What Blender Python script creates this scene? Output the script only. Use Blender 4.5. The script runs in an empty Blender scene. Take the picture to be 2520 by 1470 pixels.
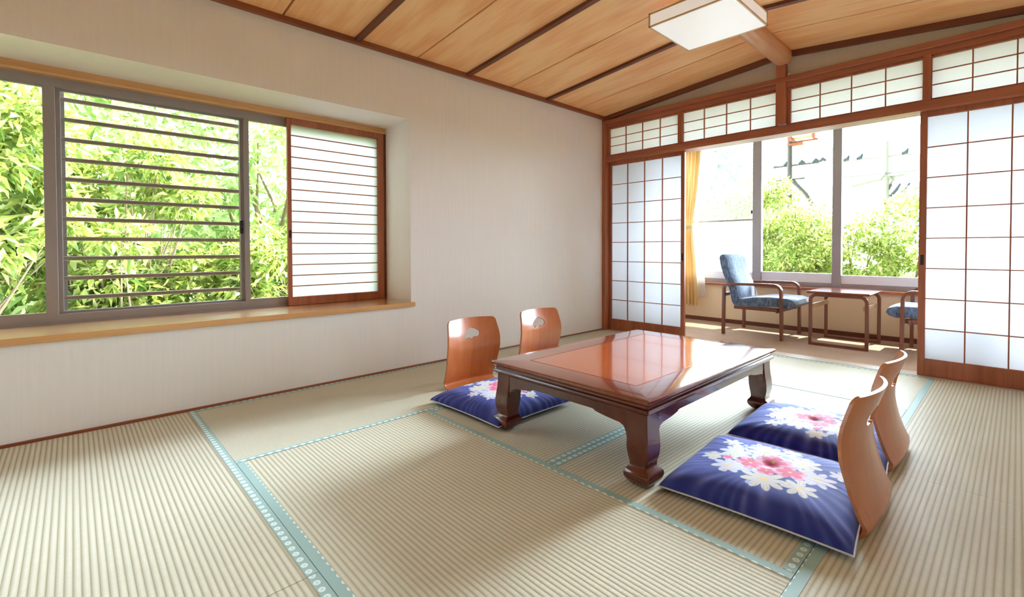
import bpy, math, random
import numpy as np
from mathutils import Vector, Matrix
from mathutils.geometry import delaunay_2d_cdt
random.seed(7); rng = np.random.default_rng(7)
sc = bpy.context.scene
COL = sc.collection

# ------------------------------------------------------------------ camera
YAW, PITCH, ROLL = 0.8158, 0.0184, -0.0023
FPX, CXP, CYP = 1161.05, 1271.35, 633.04
f = Vector((-math.sin(YAW)*math.cos(PITCH), math.cos(YAW)*math.cos(PITCH), -math.sin(PITCH)))
r = Vector((math.cos(YAW), math.sin(YAW), 0)); u = r.cross(f)
r2 = r*math.cos(ROLL)+u*math.sin(ROLL); u2 = -r*math.sin(ROLL)+u*math.cos(ROLL)
cam = bpy.data.cameras.new('camera'); camo = bpy.data.objects.new('camera', cam); COL.objects.link(camo)
M4 = Matrix((r2, u2, -f)).transposed().to_4x4(); M4.translation = (3.0795, -4.1982, 0.88)
camo.matrix_world = M4
cam.sensor_width = 36; cam.sensor_fit = 'HORIZONTAL'; cam.lens = FPX/2520*36
cam.shift_x = (1260-CXP)/2520; cam.shift_y = (CYP-735)/2520
cam.clip_start = 0.02; cam.clip_end = 500
sc.camera = camo

# ------------------------------------------------------------------ world, sun, exposure
W = bpy.data.worlds.new('world'); sc.world = W; W.use_nodes = True
nt = W.node_tree; nt.nodes.clear()
wo = nt.nodes.new('ShaderNodeOutputWorld'); bg = nt.nodes.new('ShaderNodeBackground')
tc = nt.nodes.new('ShaderNodeTexCoord'); sx = nt.nodes.new('ShaderNodeSeparateXYZ')
nt.links.new(tc.outputs['Generated'], sx.inputs[0])
def wmath(op, a, b=None, c=None):
    n = nt.nodes.new('ShaderNodeMath'); n.operation = op
    for i, v in enumerate((a, b, c)):
        if v is None: continue
        if isinstance(v, (int, float)): n.inputs[i].default_value = v
        else: nt.links.new(v, n.inputs[i])
    return n.outputs[0]
# sky shaped for the room light: bright low over the garden, dimmed overhead and behind
SKY_FRONT, SKY_BACK, LEFT_LOBE, FRONT_LOBE = 7.8, 0.25, 3.3, 64.0
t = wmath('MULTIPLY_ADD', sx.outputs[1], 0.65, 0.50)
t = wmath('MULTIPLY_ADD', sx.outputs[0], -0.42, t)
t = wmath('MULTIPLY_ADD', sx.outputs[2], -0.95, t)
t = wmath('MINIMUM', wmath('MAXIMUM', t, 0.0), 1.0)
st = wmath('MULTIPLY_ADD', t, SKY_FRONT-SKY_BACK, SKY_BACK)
# bright sky lobe added high on the left, lighting the floor by the window
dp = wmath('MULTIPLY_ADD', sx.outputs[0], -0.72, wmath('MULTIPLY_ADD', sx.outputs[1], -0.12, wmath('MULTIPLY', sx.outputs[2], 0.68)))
lobe_l = wmath('POWER', wmath('MAXIMUM', dp, 0.0), 7.0)
st = wmath('MULTIPLY_ADD', lobe_l, LEFT_LOBE, st)
# narrow bright sky lobe added low beyond the sunroom, for the table shadow
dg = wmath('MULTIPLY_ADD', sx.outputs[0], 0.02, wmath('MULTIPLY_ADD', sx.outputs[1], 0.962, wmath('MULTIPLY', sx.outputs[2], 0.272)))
lobe_f = wmath('POWER', wmath('MAXIMUM', dg, 0.0), 60.0)
st = wmath('MULTIPLY_ADD', lobe_f, FRONT_LOBE, st)
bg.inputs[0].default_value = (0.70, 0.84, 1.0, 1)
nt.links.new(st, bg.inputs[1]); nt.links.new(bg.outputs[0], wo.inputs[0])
try: W.cycles.sampling_method = 'AUTOMATIC'
except Exception: pass

sun = bpy.data.lights.new('sun', 'SUN'); sun.energy = 5.0; sun.angle = math.radians(0.8); sun.color = (1.0, 0.95, 0.86)
suno = bpy.data.objects.new('sun', sun); COL.objects.link(suno)
sdir = Vector((-0.12, -0.50, -0.90)).normalized()
suno.rotation_euler = sdir.to_track_quat('-Z', 'Y').to_euler(); suno.location = (2, 8, 12)

def portal(name, loc, rot, w, h):
    L = bpy.data.lights.new(name, 'AREA'); L.shape = 'RECTANGLE'; L.size = w; L.size_y = h
    L.cycles.is_portal = True
    o = bpy.data.objects.new(name, L); COL.objects.link(o); o.location = loc; o.rotation_euler = rot
PI = math.pi
portal('portal_left', (-0.62, -3.85, 1.13), (0, -PI/2, 0), 1.35, 3.2)
portal('portal_front', (1.76, 1.60, 1.37), (-PI/2, 0, 0), 3.5, 1.8)

vs = sc.view_settings
sc.display_settings.display_device = 'sRGB'
vs.view_transform = 'Standard'; vs.look = 'None'; vs.gamma = 1; vs.use_curve_mapping = False
vs.exposure = 2.04
try:
    sc.cycles.max_bounces = 10; sc.cycles.diffuse_bounces = 6; sc.cycles.glossy_bounces = 3
    sc.cycles.transmission_bounces = 6; sc.cycles.transparent_max_bounces = 10
    sc.cycles.caustics_reflective = False; sc.cycles.caustics_refractive = False
    sc.cycles.use_denoising = True; sc.cycles.sample_clamp_indirect = 8.0
except Exception: pass

# ------------------------------------------------------------------ node helper
class NB:
    def __init__(s, name):
        s.m = bpy.data.materials.new(name); s.m.use_nodes = True
        s.t = s.m.node_tree; s.t.nodes.clear()
        s.out = s.t.nodes.new('ShaderNodeOutputMaterial')
    def n(s, typ, ins=None, **kw):
        nd = s.t.nodes.new('ShaderNode'+typ)
        for k, v in kw.items(): setattr(nd, k, v)
        for k, v in (ins or {}).items():
            if hasattr(v, 'is_output') or isinstance(v, bpy.types.NodeSocket): s.t.links.new(v, nd.inputs[k])
            else:
                nd.inputs[k].default_value = v
        return nd
    def math(s, op, a, b=0.0, c=0.0):
        return s.n('Math', {0: a, 1: b, 2: c}, operation=op).outputs[0]
    def obj(s, scale=(1, 1, 1), rot=(0, 0, 0)):
        t = s.n('TexCoord').outputs['Object']
        return s.n('Mapping', {'Vector': t, 'Scale': scale, 'Rotation': rot}).outputs[0]
    def noise(s, vec, scale=5, detail=3, rough=0.5):
        return s.n('TexNoise', {'Vector': vec, 'Scale': scale, 'Detail': detail, 'Roughness': rough}).outputs[0]
    def ramp(s, fac, stops):
        nd = s.n('ValToRGB', {0: fac}); e = nd.color_ramp.elements
        while len(e) < len(stops): e.new(0.5)
        for i, (p, c) in enumerate(stops): e[i].position = p; e[i].color = (*c, 1)
        return nd.outputs[0]
    def mix(s, fac, a, b):
        nd = s.n('Mix', data_type='RGBA')
        for k, v in ((0, fac), (6, a), (7, b)):
            if isinstance(v, bpy.types.NodeSocket): s.t.links.new(v, nd.inputs[k])
            else: nd.inputs[k].default_value = v if k == 0 else (*v, 1)
        return nd.outputs[2]
    def bump(s, h, dist=0.001, strength=1.0):
        return s.n('Bump', {'Height': h, 'Distance': dist, 'Strength': strength}).outputs[0]
    def bsdf(s, color, rough=0.5, normal=None, **kw):
        ins = {'Base Color': color if isinstance(color, bpy.types.NodeSocket) else (*color, 1), 'Roughness': rough}
        if normal is not None: ins['Normal'] = normal
        for k, v in kw.items(): ins[k.replace('_', ' ')] = v
        b = s.n('BsdfPrincipled', ins)
        s.t.links.new(b.outputs[0], s.out.inputs[0]); return b
def lin(r_, g_, b_):
    return tuple(((c/255+0.055)/1.055)**2.4 if c > 10 else c/255/12.92 for c in (r_, g_, b_))

def mat_plain(name, c, rough=0.5, **kw):
    b = NB(name); b.bsdf(c, rough, **kw); return b.m
def mat_wood(name, c1, c2, axis='Y', rough=0.35, scale=1.0, contrast=1.0, coat=0.0, figure=False):
    b = NB(name)
    s1, s2 = 1.2*scale, 34*scale
    sc_ = {'X': (s1, s2, s2), 'Y': (s2, s1, s2), 'Z': (s2, s2, s1)}[axis]
    v = b.obj(sc_)
    n1 = b.noise(v, 1.0, 4, 0.6)
    sc2 = {'X': (s1*1.2, 7*scale, 7*scale), 'Y': (7*scale, s1*1.2, 7*scale), 'Z': (7*scale, 7*scale, s1*1.2)}[axis]
    n2 = b.noise(b.obj(sc2), 1.0, 2, 0.5)
    f1 = b.math('MULTIPLY_ADD', n1, 0.55*contrast, b.math('MULTIPLY', n2, 0.55))
    if figure:
        wv = b.n('TexWave', {'Vector': b.obj({'X': (0.35, 9, 9), 'Y': (9, 0.35, 9), 'Z': (9, 9, .35)}[axis]), 'Scale': 1.0, 'Distortion': 5.0, 'Detail': 2.0, 'Detail Scale': 0.8}).outputs['Fac']
        f1 = b.math('MULTIPLY_ADD', wv, 0.16, b.math('MULTIPLY', f1, 0.9))
    c = b.ramp(f1, [(0.30, c1), (0.72, c2)])
    kw = dict(Coat_Weight=coat*0.8, Coat_Roughness=0.06) if coat else {}
    b.bsdf(c, rough, b.bump(n1, 0.0003, 0.5), **kw)
    return b.m

M = {}
M['wood_red'] = mat_wood('shoji_wood', lin(140, 74, 50), lin(184, 112, 78), 'Z', 0.42)
M['wood_red_x'] = mat_wood('rail_wood', lin(138, 74, 54), lin(180, 110, 80), 'X', 0.40)
M['wood_dark'] = mat_wood('dark_trim_wood', lin(84, 42, 26), lin(126, 68, 42), 'X', 0.45)
M['wood_dark_y'] = mat_wood('dark_trim_wood_long', lin(120, 62, 36), lin(160, 90, 52), 'Y', 0.45)
M['wood_sill'] = mat_wood('sill_wood', lin(204, 146, 84), lin(226, 176, 118), 'Y', 0.25, coat=1.2)
M['wood_sill_x'] = mat_wood('garden_sill_wood', lin(150, 88, 58), lin(182, 116, 82), 'X', 0.22, coat=0.4)
M['wood_ceiling'] = mat_wood('ceiling_board_wood', lin(238, 158, 94), lin(255, 206, 146), 'X', 0.5, 1.0, 1.1, figure=True)
M['wood_log'] = mat_wood('log_wood', lin(206, 144, 98), lin(236, 184, 138), 'Y', 0.35, 0.6, coat=0.4)
M['wood_threshold'] = mat_wood('threshold_wood', lin(196, 176, 156), lin(216, 200, 182), 'X', 0.3)
M['wood_chair'] = mat_wood('armchair_wood', lin(94, 48, 30), lin(134, 74, 48), 'Z', 0.3, coat=0.4)
M['wood_lamp'] = mat_wood('lamp_frame_wood', lin(190, 152, 100), lin(220, 186, 138), 'X', 0.4)
M['lacquer'] = mat_wood('table_lacquer', lin(74, 24, 12), lin(98, 36, 19), 'Y', 0.25, 0.8, 1.0, coat=0.9)
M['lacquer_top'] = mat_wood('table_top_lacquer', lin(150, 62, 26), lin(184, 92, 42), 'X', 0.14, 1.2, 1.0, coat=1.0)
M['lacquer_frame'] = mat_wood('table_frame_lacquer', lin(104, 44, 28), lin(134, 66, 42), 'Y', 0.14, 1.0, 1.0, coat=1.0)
M['zaisu'] = mat_wood('plywood_varnish', lin(168, 82, 32), lin(204, 116, 54), 'Z', 0.30, 0.8, 1.0, coat=0.75)
[n_b for n_b in M['zaisu'].node_tree.nodes if n_b.type == 'BSDF_PRINCIPLED'][0].inputs['Coat Roughness'].default_value = 0.16
M['zaisu_edge'] = mat_wood('plywood_edge', lin(176, 104, 62), lin(214, 150, 106), 'Y', 0.35, 2.0)
M['metal_dark'] = mat_plain('dark_metal', lin(60, 52, 46), 0.4, Metallic=0.6)
M['alu'] = mat_plain('aluminium', lin(158, 150, 148), 0.42, Metallic=0.35)
M['alu_bar'] = mat_plain('painted_bar', lin(160, 142, 124), 0.45)
M['white_glaze'] = mat_plain('white_ledge', lin(228, 232, 238), 0.35)
M['concrete'] = mat_plain('pole_concrete', lin(196, 190, 188), 0.8)
M['pole_dark'] = mat_plain('dark_pole_steel', lin(104, 98, 98), 0.8)
M['rust'] = mat_plain('rusty_bracket', lin(170, 100, 78), 0.7)
M['box_pink'] = mat_plain('transformer_paint', lin(222, 208, 204), 0.6)
M['insulator'] = mat_plain('dark_insulator', lin(90, 94, 110), 0.3)
M['wire'] = mat_plain('wire_sheath', lin(170, 166, 160), 0.5)
M['wire_yellow'] = mat_plain('yellow_wire_cover', lin(236, 214, 150), 0.5)
M['tieback'] = mat_plain('tieback_cloth', lin(226, 204, 150), 0.8)
M['knob'] = mat_plain('white_knob', lin(226, 220, 206), 0.3)
M['piping'] = mat_plain('white_cord', lin(206, 204, 210), 0.7)
M['ground'] = mat_plain('garden_ground', lin(120, 128, 84), 0.95)

def mat_wall(name, c, vert=True):
    b = NB(name)
    n1 = b.noise(b.obj((60, 60, 2.2)), 1.0, 3, 0.6)
    n2 = b.noise(b.obj((220, 220, 160)), 1.0, 2, 0.6)
    a = tuple(x*0.95 for x in c)
    b.bsdf(b.mix(b.math('MULTIPLY_ADD', n1, 1.0, 0.0), a, tuple(min(1, x*1.04) for x in c)), 0.85,
           b.bump(b.math('ADD', n1, n2), 0.0006, 0.4))
    return b.m
M['wall'] = mat_wall('wallpaper', lin(238, 232, 225))
M['wall_grey'] = mat_wall('gable_plaster', lin(196, 184, 166))
M['wall_engawa'] = mat_wall('sunroom_plaster', lin(236, 214, 178))
M['plain_ceiling'] = mat_wall('sunroom_ceiling', lin(220, 212, 200))

def mat_tatami():
    b = NB('tatami_rush')
    v = b.obj()
    x = b.n('SeparateXYZ', {0: v}).outputs
    ph = b.math('MULTIPLY', x[0], 2*PI/0.0172)
    s1 = b.math('SINE', ph)
    groove = b.math('POWER', b.math('MULTIPLY_ADD', s1, 0.5, 0.5), 0.45)        # wide ribs, narrow grooves
    fine = b.math('SINE', b.math('MULTIPLY', x[1], 2*PI/0.006))
    n1 = b.noise(b.obj((12, 260, 12)), 1.0, 2, 0.6)
    n2 = b.noise(b.obj((2.5, 2.5, 2.5)), 1.0, 2, 0.5)
    mfac = b.math('MULTIPLY_ADD', n1, 0.6, b.math('MULTIPLY', n2, 0.4))
    base = b.ramp(mfac, [(0.3, lin(206, 200, 178)), (0.7, lin(222, 216, 196))])
    col = b.mix(groove, lin(176, 168, 136), base)
    h = b.math('ADD', b.math('MULTIPLY', groove, 1.0), b.math('MULTIPLY', fine, 0.06))
    b.bsdf(col, 0.6, b.bump(h, 0.0008, 1.0), Specular_IOR_Level=0.05)
    return b.m
M['tatami'] = mat_tatami()
def mat_border():
    b = NB('mat_border_cloth')
    v = b.obj(); x = b.n('SeparateXYZ', {0: v}).outputs
    P = 0.034
    yy = b.math('SUBTRACT', b.math('FRACT', b.math('DIVIDE', x[1], P)), 0.5)
    ay = b.math('MULTIPLY', yy, P)
    # distance from the strip's centre line, strips sit at |x| = 0.4315
    ax = b.math('SUBTRACT', b.math('ABSOLUTE', x[0]), 0.430)
    d = b.math('SQRT', b.math('ADD', b.math('MULTIPLY', ay, ay), b.math('MULTIPLY', b.math('MULTIPLY', ax, 1.15), b.math('MULTIPLY', ax, 1.15))))
    dot = b.math('LESS_THAN', d, 0.0105); core = b.math('LESS_THAN', d, 0.0035)
    n = b.noise(b.obj((500, 500, 500)), 1.0, 2, 0.6)
    base = b.mix(n, lin(146, 176, 168), lin(166, 194, 186))
    col = b.mix(dot, base, lin(222, 236, 228)); col = b.mix(core, col, lin(190, 214, 208))
    b.bsdf(col, 0.7, b.bump(n, 0.0003, 0.6)); return b.m
M['border'] = mat_border()
def mat_paper(name, c, tr=0.62):
    b = NB(name)
    n = b.noise(b.obj((4, 4, 60)), 1.0, 3, 0.6)
    col = b.mix(n, tuple(x*0.97 for x in c), c)
    d = b.n('BsdfDiffuse', {'Color': col}); t_ = b.n('BsdfTranslucent', {'Color': col})
    mx = b.n('MixShader', {0: tr, 1: d.outputs[0], 2: t_.outputs[0]})
    b.t.links.new(mx.outputs[0], b.out.inputs[0]); return b.m
M['paper'] = mat_paper('shoji_paper', (0.66, 0.655, 0.66), 0.62)
def mat_lamp():
    b = NB('lit_lamp_acrylic')
    b.bsdf((.9, .9, .9), 0.4, Emission_Color=(1.0, 0.98, 0.97, 1), Emission_Strength=LAMP); return b.m
LAMP = 0.08
M['paper_lamp'] = mat_lamp()
M['paper_screen'] = mat_paper('screen_paper', (0.9, 0.9, 0.88), 0.66)
M['curtain'] = mat_paper('cream_curtain_cloth', lin(226, 194, 136), 0.15)
def mat_lace():
    b = NB('lace_cloth')
    d = b.n('BsdfDiffuse', {'Color': (.95, .95, .95, 1)}); t_ = b.n('BsdfTranslucent', {'Color': (.95, .95, .95, 1)})
    tp = b.n('BsdfTransparent')
    mx = b.n('MixShader', {0: 0.6, 1: d.outputs[0], 2: t_.outputs[0]})
    m2 = b.n('MixShader', {0: 0.35, 1: mx.outputs[0], 2: tp.outputs[0]})
    b.t.links.new(m2.outputs[0], b.out.inputs[0]); return b.m
M['lace'] = mat_lace()
def mat_glass(name, haze=0.0, refl=0.05):
    b = NB(name)
    tp = b.n('BsdfTransparent', {'Color': (.96, .975, .97, 1)}); g = b.n('BsdfGlossy', {'Roughness': 0.02, 'Color': (1, 1, 1, 1)})
    fr = b.n('LayerWeight', {'Blend': 0.12}).outputs['Fresnel']
    mx = b.n('MixShader', {0: b.math('MULTIPLY', fr, refl/0.05), 1: tp.outputs[0], 2: g.outputs[0]})
    last = mx
    if haze:
        t_ = b.n('BsdfTranslucent', {'Color': (.95, .97, .97, 1)})
        last = b.n('MixShader', {0: haze, 1: mx.outputs[0], 2: t_.outputs[0]})
    b.t.links.new(last.outputs[0], b.out.inputs[0]); return b.m
M['glass'] = mat_glass('clear_glass')
M['glass_hazy'] = mat_glass('hazy_glass', 0.02)
M['glass_frost'] = mat_glass('lower_hazy_glass', 0.12)
def mat_carpet():
    b = NB('beige_carpet'); n = b.noise(b.obj((400, 400, 400)), 1.0, 2, 0.6); n2 = b.noise(b.obj((5, 5, 5)), 1.0, 3, 0.6)
    b.bsdf(b.mix(n2, lin(176, 146, 122), lin(196, 168, 144)), 0.95, b.bump(n, 0.002, 0.6)); return b.m
M['carpet'] = mat_carpet()
def mat_upholstery():
    b = NB('blue_moquette')
    v = b.n('TexVoronoi', {'Vector': b.obj((60, 60, 22)), 'Scale': 1.0}).outputs['Distance']
    n = b.noise(b.obj((90, 90, 90)), 1.0, 2, 0.6)
    col = b.ramp(b.math('ADD', b.math('MULTIPLY', v, 0.7), b.math('MULTIPLY', n, 0.3)), [(0.2, lin(56, 72, 98)), (0.7, lin(112, 132, 158))])
    b.bsdf(col, 0.9, b.bump(n, 0.002, 0.5), Sheen_Weight=0.6, Sheen_Roughness=0.4); return b.m
M['blue'] = mat_upholstery()
def mat_leaf(name, stops, trans=0.45):
    b = NB(name)
    rnd = b.n('NewGeometry').outputs['Random Per Island']
    col = b.ramp(rnd, stops)
    d = b.n('BsdfPrincipled', {'Base Color': col, 'Roughness': 0.45}); t_ = b.n('BsdfTranslucent', {'Color': col})
    mx = b.n('MixShader', {0: trans, 1: d.outputs[0], 2: t_.outputs[0]})
    b.t.links.new(mx.outputs[0], b.out.inputs[0]); return b.m
M['leaf_bush'] = mat_leaf('shrub_leaf', [(0.0, lin(92, 122, 52)), (0.35, lin(144, 162, 74)), (0.75, lin(184, 192, 96)), (1.0, lin(220, 218, 164))])
M['leaf_far'] = mat_leaf('hillside_leaf', [(0.0, lin(150, 180, 110)), (0.5, lin(186, 206, 130)), (1.0, lin(222, 230, 180))])  # pale because distant haze is put into the leaf colours
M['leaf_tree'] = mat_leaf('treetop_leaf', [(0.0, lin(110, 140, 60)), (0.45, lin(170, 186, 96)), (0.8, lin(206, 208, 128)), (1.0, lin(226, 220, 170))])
M['leaf_hill'] = mat_leaf('haze_tinted_leaf', [(0.0, lin(150, 170, 140)), (1.0, lin(200, 210, 185))])  # distance haze mixed into the greyed leaf colours
M['bark'] = mat_wood('bark', lin(112, 92, 70), lin(160, 136, 108), 'Z', 0.9)
M['floral'] = None
def mat_floral():
    b = NB('floral_cushion_cloth')
    col = b.n('VertexColor', layer_name='print').outputs[0]
    n = b.noise(b.obj((700, 700, 700)), 1.0, 2, 0.5)
    b.bsdf(col, 0.75, b.bump(n, 0.0003, 0.5), Specular_IOR_Level=0.12, Sheen_Weight=0.08, Sheen_Roughness=0.5); return b.m
M['floral'] = mat_floral()

# ------------------------------------------------------------------ mesh helper
class MB:
    def __init__(s): s.v = []; s.f = []; s.smooth = False
    def add(s, vs_, fs_):
        o = len(s.v); s.v += [tuple(p) for p in vs_]; s.f += [tuple(i+o for i in q) for q in fs_]
    def box(s, x0, x1, y0, y1, z0, z1, c=0.0):
        if c <= 0:
            vs_ = [(x, y, z) for z in (z0, z1) for y in (y0, y1) for x in (x0, x1)]
            s.add(vs_, [(0, 2, 3, 1), (4, 5, 7, 6), (0, 1, 5, 4), (2, 6, 7, 3), (0, 4, 6, 2), (1, 3, 7, 5)])
        else:   # edges chamfered on the two z ends and the four sides
            rings = []
            for (o_, z) in ((c, z0), (0, z0+c), (0, z1-c), (c, z1)):
                a, b_, d, e = x0+o_, x1-o_, y0+o_, y1-o_
                k = c
                rings.append([(a+k, d, z), (b_-k, d, z), (b_, d+k, z), (b_, e-k, z), (b_-k, e, z), (a+k, e, z), (a, e-k, z), (a, d+k, z)])
            s.loft(rings)
        return s
    def loft(s, rings, cap=True, close=True):
        n = len(rings[0]); vs_ = [p for R_ in rings for p in R_]; fs_ = []
        for i in range(len(rings)-1):
            for j in range(n if close else n-1):
                k = (j+1) % n
                fs_.append((i*n+j, i*n+k, (i+1)*n+k, (i+1)*n+j))
        if cap:
            fs_.append(tuple(reversed(range(n)))); fs_.append(tuple((len(rings)-1)*n+j for j in range(n)))
        s.add(vs_, fs_); return s
    def prism(s, poly, axis, a, b_):
        """poly: list of 2-D points; extruded along axis between a and b"""
        def P(p, w): return {'x': (w, p[0], p[1]), 'y': (p[0], w, p[1]), 'z': (p[0], p[1], w)}[axis]
        s.loft([[P(p, a) for p in poly], [P(p, b_) for p in poly]]); return s
    def tube(s, pts, rad, n=8, cap=True, ry=None, up=(0, 0, 1)):
        """round (or w x h rectangular when ry is given) section swept along pts"""
        rings = []; pts = [Vector(p) for p in pts]; upv = Vector(up)
        for i, p in enumerate(pts):
            a = pts[max(i-1, 0)]; b_ = pts[min(i+1, len(pts)-1)]
            d = (b_-a).normalized()
            sd = d.cross(upv)
            if sd.length < 1e-4: sd = d.cross(Vector((1, 0, 0)))
            sd.normalize(); nu = sd.cross(d).normalized()
            R_ = rad[i] if isinstance(rad, (list, tuple)) else rad
            if ry is None:
                rings.append([p+sd*math.cos(2*PI*k/n)*R_+nu*math.sin(2*PI*k/n)*R_ for k in range(n)])
            else:
                c = min(R_, ry)*0.25
                sec = [(-R_+c, -ry), (R_-c, -ry), (R_, -ry+c), (R_, ry-c), (R_-c, ry), (-R_+c, ry), (-R_, ry-c), (-R_, -ry+c)]
                rings.append([p+sd*q[0]+nu*q[1] for q in sec])
        s.loft(rings, cap); return s
    def grid(s, fn, nu_, nv, wrap=False):
        vs_ = [fn(i/(nu_), j/(nv)) for j in range(nv+1) for i in range(nu_+1)]
        fs_ = [(j*(nu_+1)+i, j*(nu_+1)+i+1, (j+1)*(nu_+1)+i+1, (j+1)*(nu_+1)+i) for j in range(nv) for i in range(nu_)]
        s.add(vs_, fs_); return s
    def mesh(s, name, mat, smooth=False, fix=True, angle=40):
        me = bpy.data.meshes.new(name); me.from_pydata(s.v, [], s.f); me.update()
        if fix:
            import bmesh
            bm = bmesh.new(); bm.from_mesh(me); bmesh.ops.recalc_face_normals(bm, faces=bm.faces); bm.to_mesh(me); bm.free()
        if smooth:
            for p in me.polygons: p.use_smooth = True
            if angle:
                try: me.set_sharp_from_angle(angle=math.radians(angle))
                except Exception: pass
        me.materials.append(mat); return me
    def build(s, name, mat, parent=None, smooth=False, loc=None, angle=40, fix=True):
        o = bpy.data.objects.new(name, s.mesh(name, mat, smooth, fix, angle)); COL.objects.link(o)
        if parent: o.parent = parent
        if loc: o.location = loc
        return o
def thing(name, label, cat, loc=(0, 0, 0), rz=0, group=None):
    o = bpy.data.objects.new(name, None); COL.objects.link(o); o.empty_display_size = 0.05
    o.location = loc; o.rotation_euler = (0, 0, rz); tag(o, label, cat, group); return o
def tag(o, label, cat, group=None):
    o['label'] = label; o['category'] = cat
    if group: o['group'] = group
    return o
def struct(name, mb=None, mat=None, **kw):
    if mb is None:
        o = bpy.data.objects.new(name, None); COL.objects.link(o); o.empty_display_size = 0.05
    else: o = mb.build(name, mat, **kw)
    o['kind'] = 'structure'; return o
def dup(root, loc, rz, label=None, group=None):
    r_ = root.copy(); COL.objects.link(r_); r_.location = loc; r_.rotation_euler = (0, 0, rz)
    if label: r_['label'] = label
    if group: r_['group'] = group
    for ch in list(root.children):
        c = ch.copy(); COL.objects.link(c); c.parent = r_
        for g in ch.children:
            d = g.copy(); COL.objects.link(d); d.parent = c
    return r_
def B(*a, c=0.0): return MB().box(*a, c=c)

# ------------------------------------------------------------------ room shell
RW = 3.53; RX = 1.765; YB = -7.4          # room width, ridge line, rear end of the room behind the camera
ZE, ZR = 2.285, 2.45                        # ceiling height at eaves and at the ridge
YF_END = -4.625
ZN, ZS, YN = 1.833, 0.452, -2.375           # niche top, under-sill, right end
w = MB()
w.box(-0.47, 0, -5.4, YN, -0.06, ZS).box(-0.47, 0, -5.4, YN, ZN, 2.6).box(-0.47, 0, YN, 1.5, -0.06, 2.6).box(-0.47, 0, YB, -5.4, -0.06, 2.6)
struct('wall_left', w, M['wall'])
w = MB().box(RW, RW+0.12, YB, 1.5, -0.06, 2.6)
struct('wall_right', w, M['wall'])
w = MB().box(-0.47, RW+.12, YB-0.1, YB, -0.06, 2.7)
struct('wall_rear', w, M['wall'])
# plaster gable above the transom
w = MB().prism([(0, 2.24), (RW, 2.24), (RW, ZE+0.02), (RX, ZR+0.02), (0, ZE+0.02)], 'y', 0.0, 0.10)
struct('wall_back', w, M['wall_grey'])
struct('floor', MB().box(-0.1, RW+.1, YB, 0.0, -0.12, -0.056).box(0.012, RW, YB, YF_END, -0.056, -0.001), M['wood_threshold'])
struct('floor_sunroom', B(-0.1, RW+.1, 0.13, 1.47, -0.12, 0.0), M['carpet'])
struct('trim_threshold', B(0, RW, 0.0, 0.13, -0.12, 0.003), M['wood_threshold'])
struct('baseboard_left', B(0, 0.012, YB, 0.0, -0.06, 0.012), M['wood_dark_y'])

# ceiling: wide boards with narrow dark joints, on both slopes
def zc(x): return ZE+(ZR-ZE)*(1-abs(x-RX)/RX)
w = MB(); y = 0.0
J = 0.0065
k = 0
while y > YB:
    y1 = y-0.465
    for (xa, xb) in ((0, RX), (RX, RW)):
        za, zb = zc(xa), zc(xb)
        w.loft([[(xa, y-J, za), (xa, y1+J, za), (xa, y1+J, za+.02), (xa, y-J, za+.02)], [(xb, y-J, zb), (xb, y1+J, zb), (xb, y1+J, zb+.02), (xb, y-J, zb+.02)]])
    y = y1; k += 1
struct('ceiling', w, M['wood_ceiling'])
w = MB().prism([(-0.1, ZE+.012), (RX, ZR+.012), (RW+.1, ZE+.012), (RW+.1, ZE+.1), (RX, ZR+.1), (-.1, ZE+.1)], 'y', YB, 0.1)
struct('ceiling_backing', w, M['wood_dark'])
struct('ceiling_sunroom', B(-0.1, RW+.1, 0.1, 1.62, 2.30, 2.36), M['plain_ceiling'])
# battens across each slope at every second joint
n_ = 1
for i in range(1, 8):
    yb = -0.93*i+0.0
    w = MB()
    for (xa, xb) in ((0.0, RX-.05), (RX+.05, RW)):
        za, zb = zc(xa), zc(xb)
        w.loft([[(xa, yb+s_*0.019, za-q) for s_, q in ((1, 0), (-1, 0), (-1, .022), (1, .022))], [(xb, yb+s_*0.019, zb-q) for s_, q in ((1, 0), (-1, 0), (-1, .022), (1, .022))]])
    struct('trim_%d' % n_, w, M['wood_dark']); n_ += 1
# cornice strips: along the left wall and under the gable slope
struct('trim_%d' % n_, B(0.0, 0.035, YB, 0.0, ZE-0.028, ZE+0.004), M['wood_dark_y']); n_ += 1
struct('trim_%d' % n_, B(RW-.035, RW, YB, 0.0, ZE-0.028, ZE+0.004), M['wood_dark_y']); n_ += 1
w = MB()
for (xa, xb) in ((0.0, RX), (RX, RW)):
    za, zb = zc(xa), zc(xb)
    w.loft([[(xa, yy, za+q) for yy, q in ((0, 0), (-.035, 0), (-.035, -.042), (0, -.042))], [(xb, yy, zb+q) for yy, q in ((0, 0), (-.035, 0), (-.035, -.042), (0, -.042))]])
struct('trim_%d' % n_, w, M['wood_dark']); n_ += 1
# round ridge log and the centre post
w = MB()
ang = [2*PI*i/28 for i in range(28)]
rings = []
yy_ = [0.0, -0.02, -.04] + [-0.3*i for i in range(1, 25)]
for j, yy in enumerate(yy_):
    rr = 0.072+0.0015*math.sin(yy*3.1)+0.001*math.sin(yy*9)
    rings.append([(RX+rr*math.cos(a), yy, 2.415+rr*math.sin(a)) for a in ang])
w.loft(rings)
struct('trim_%d' % n_, w, M['wood_log'], smooth=True); n_ += 1
struct('trim_%d' % n_, B(RX-.045, RX+.028, -0.035, 0.10, 1.875, 2.36, c=.003), M['wood_red']); n_ += 1

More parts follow.
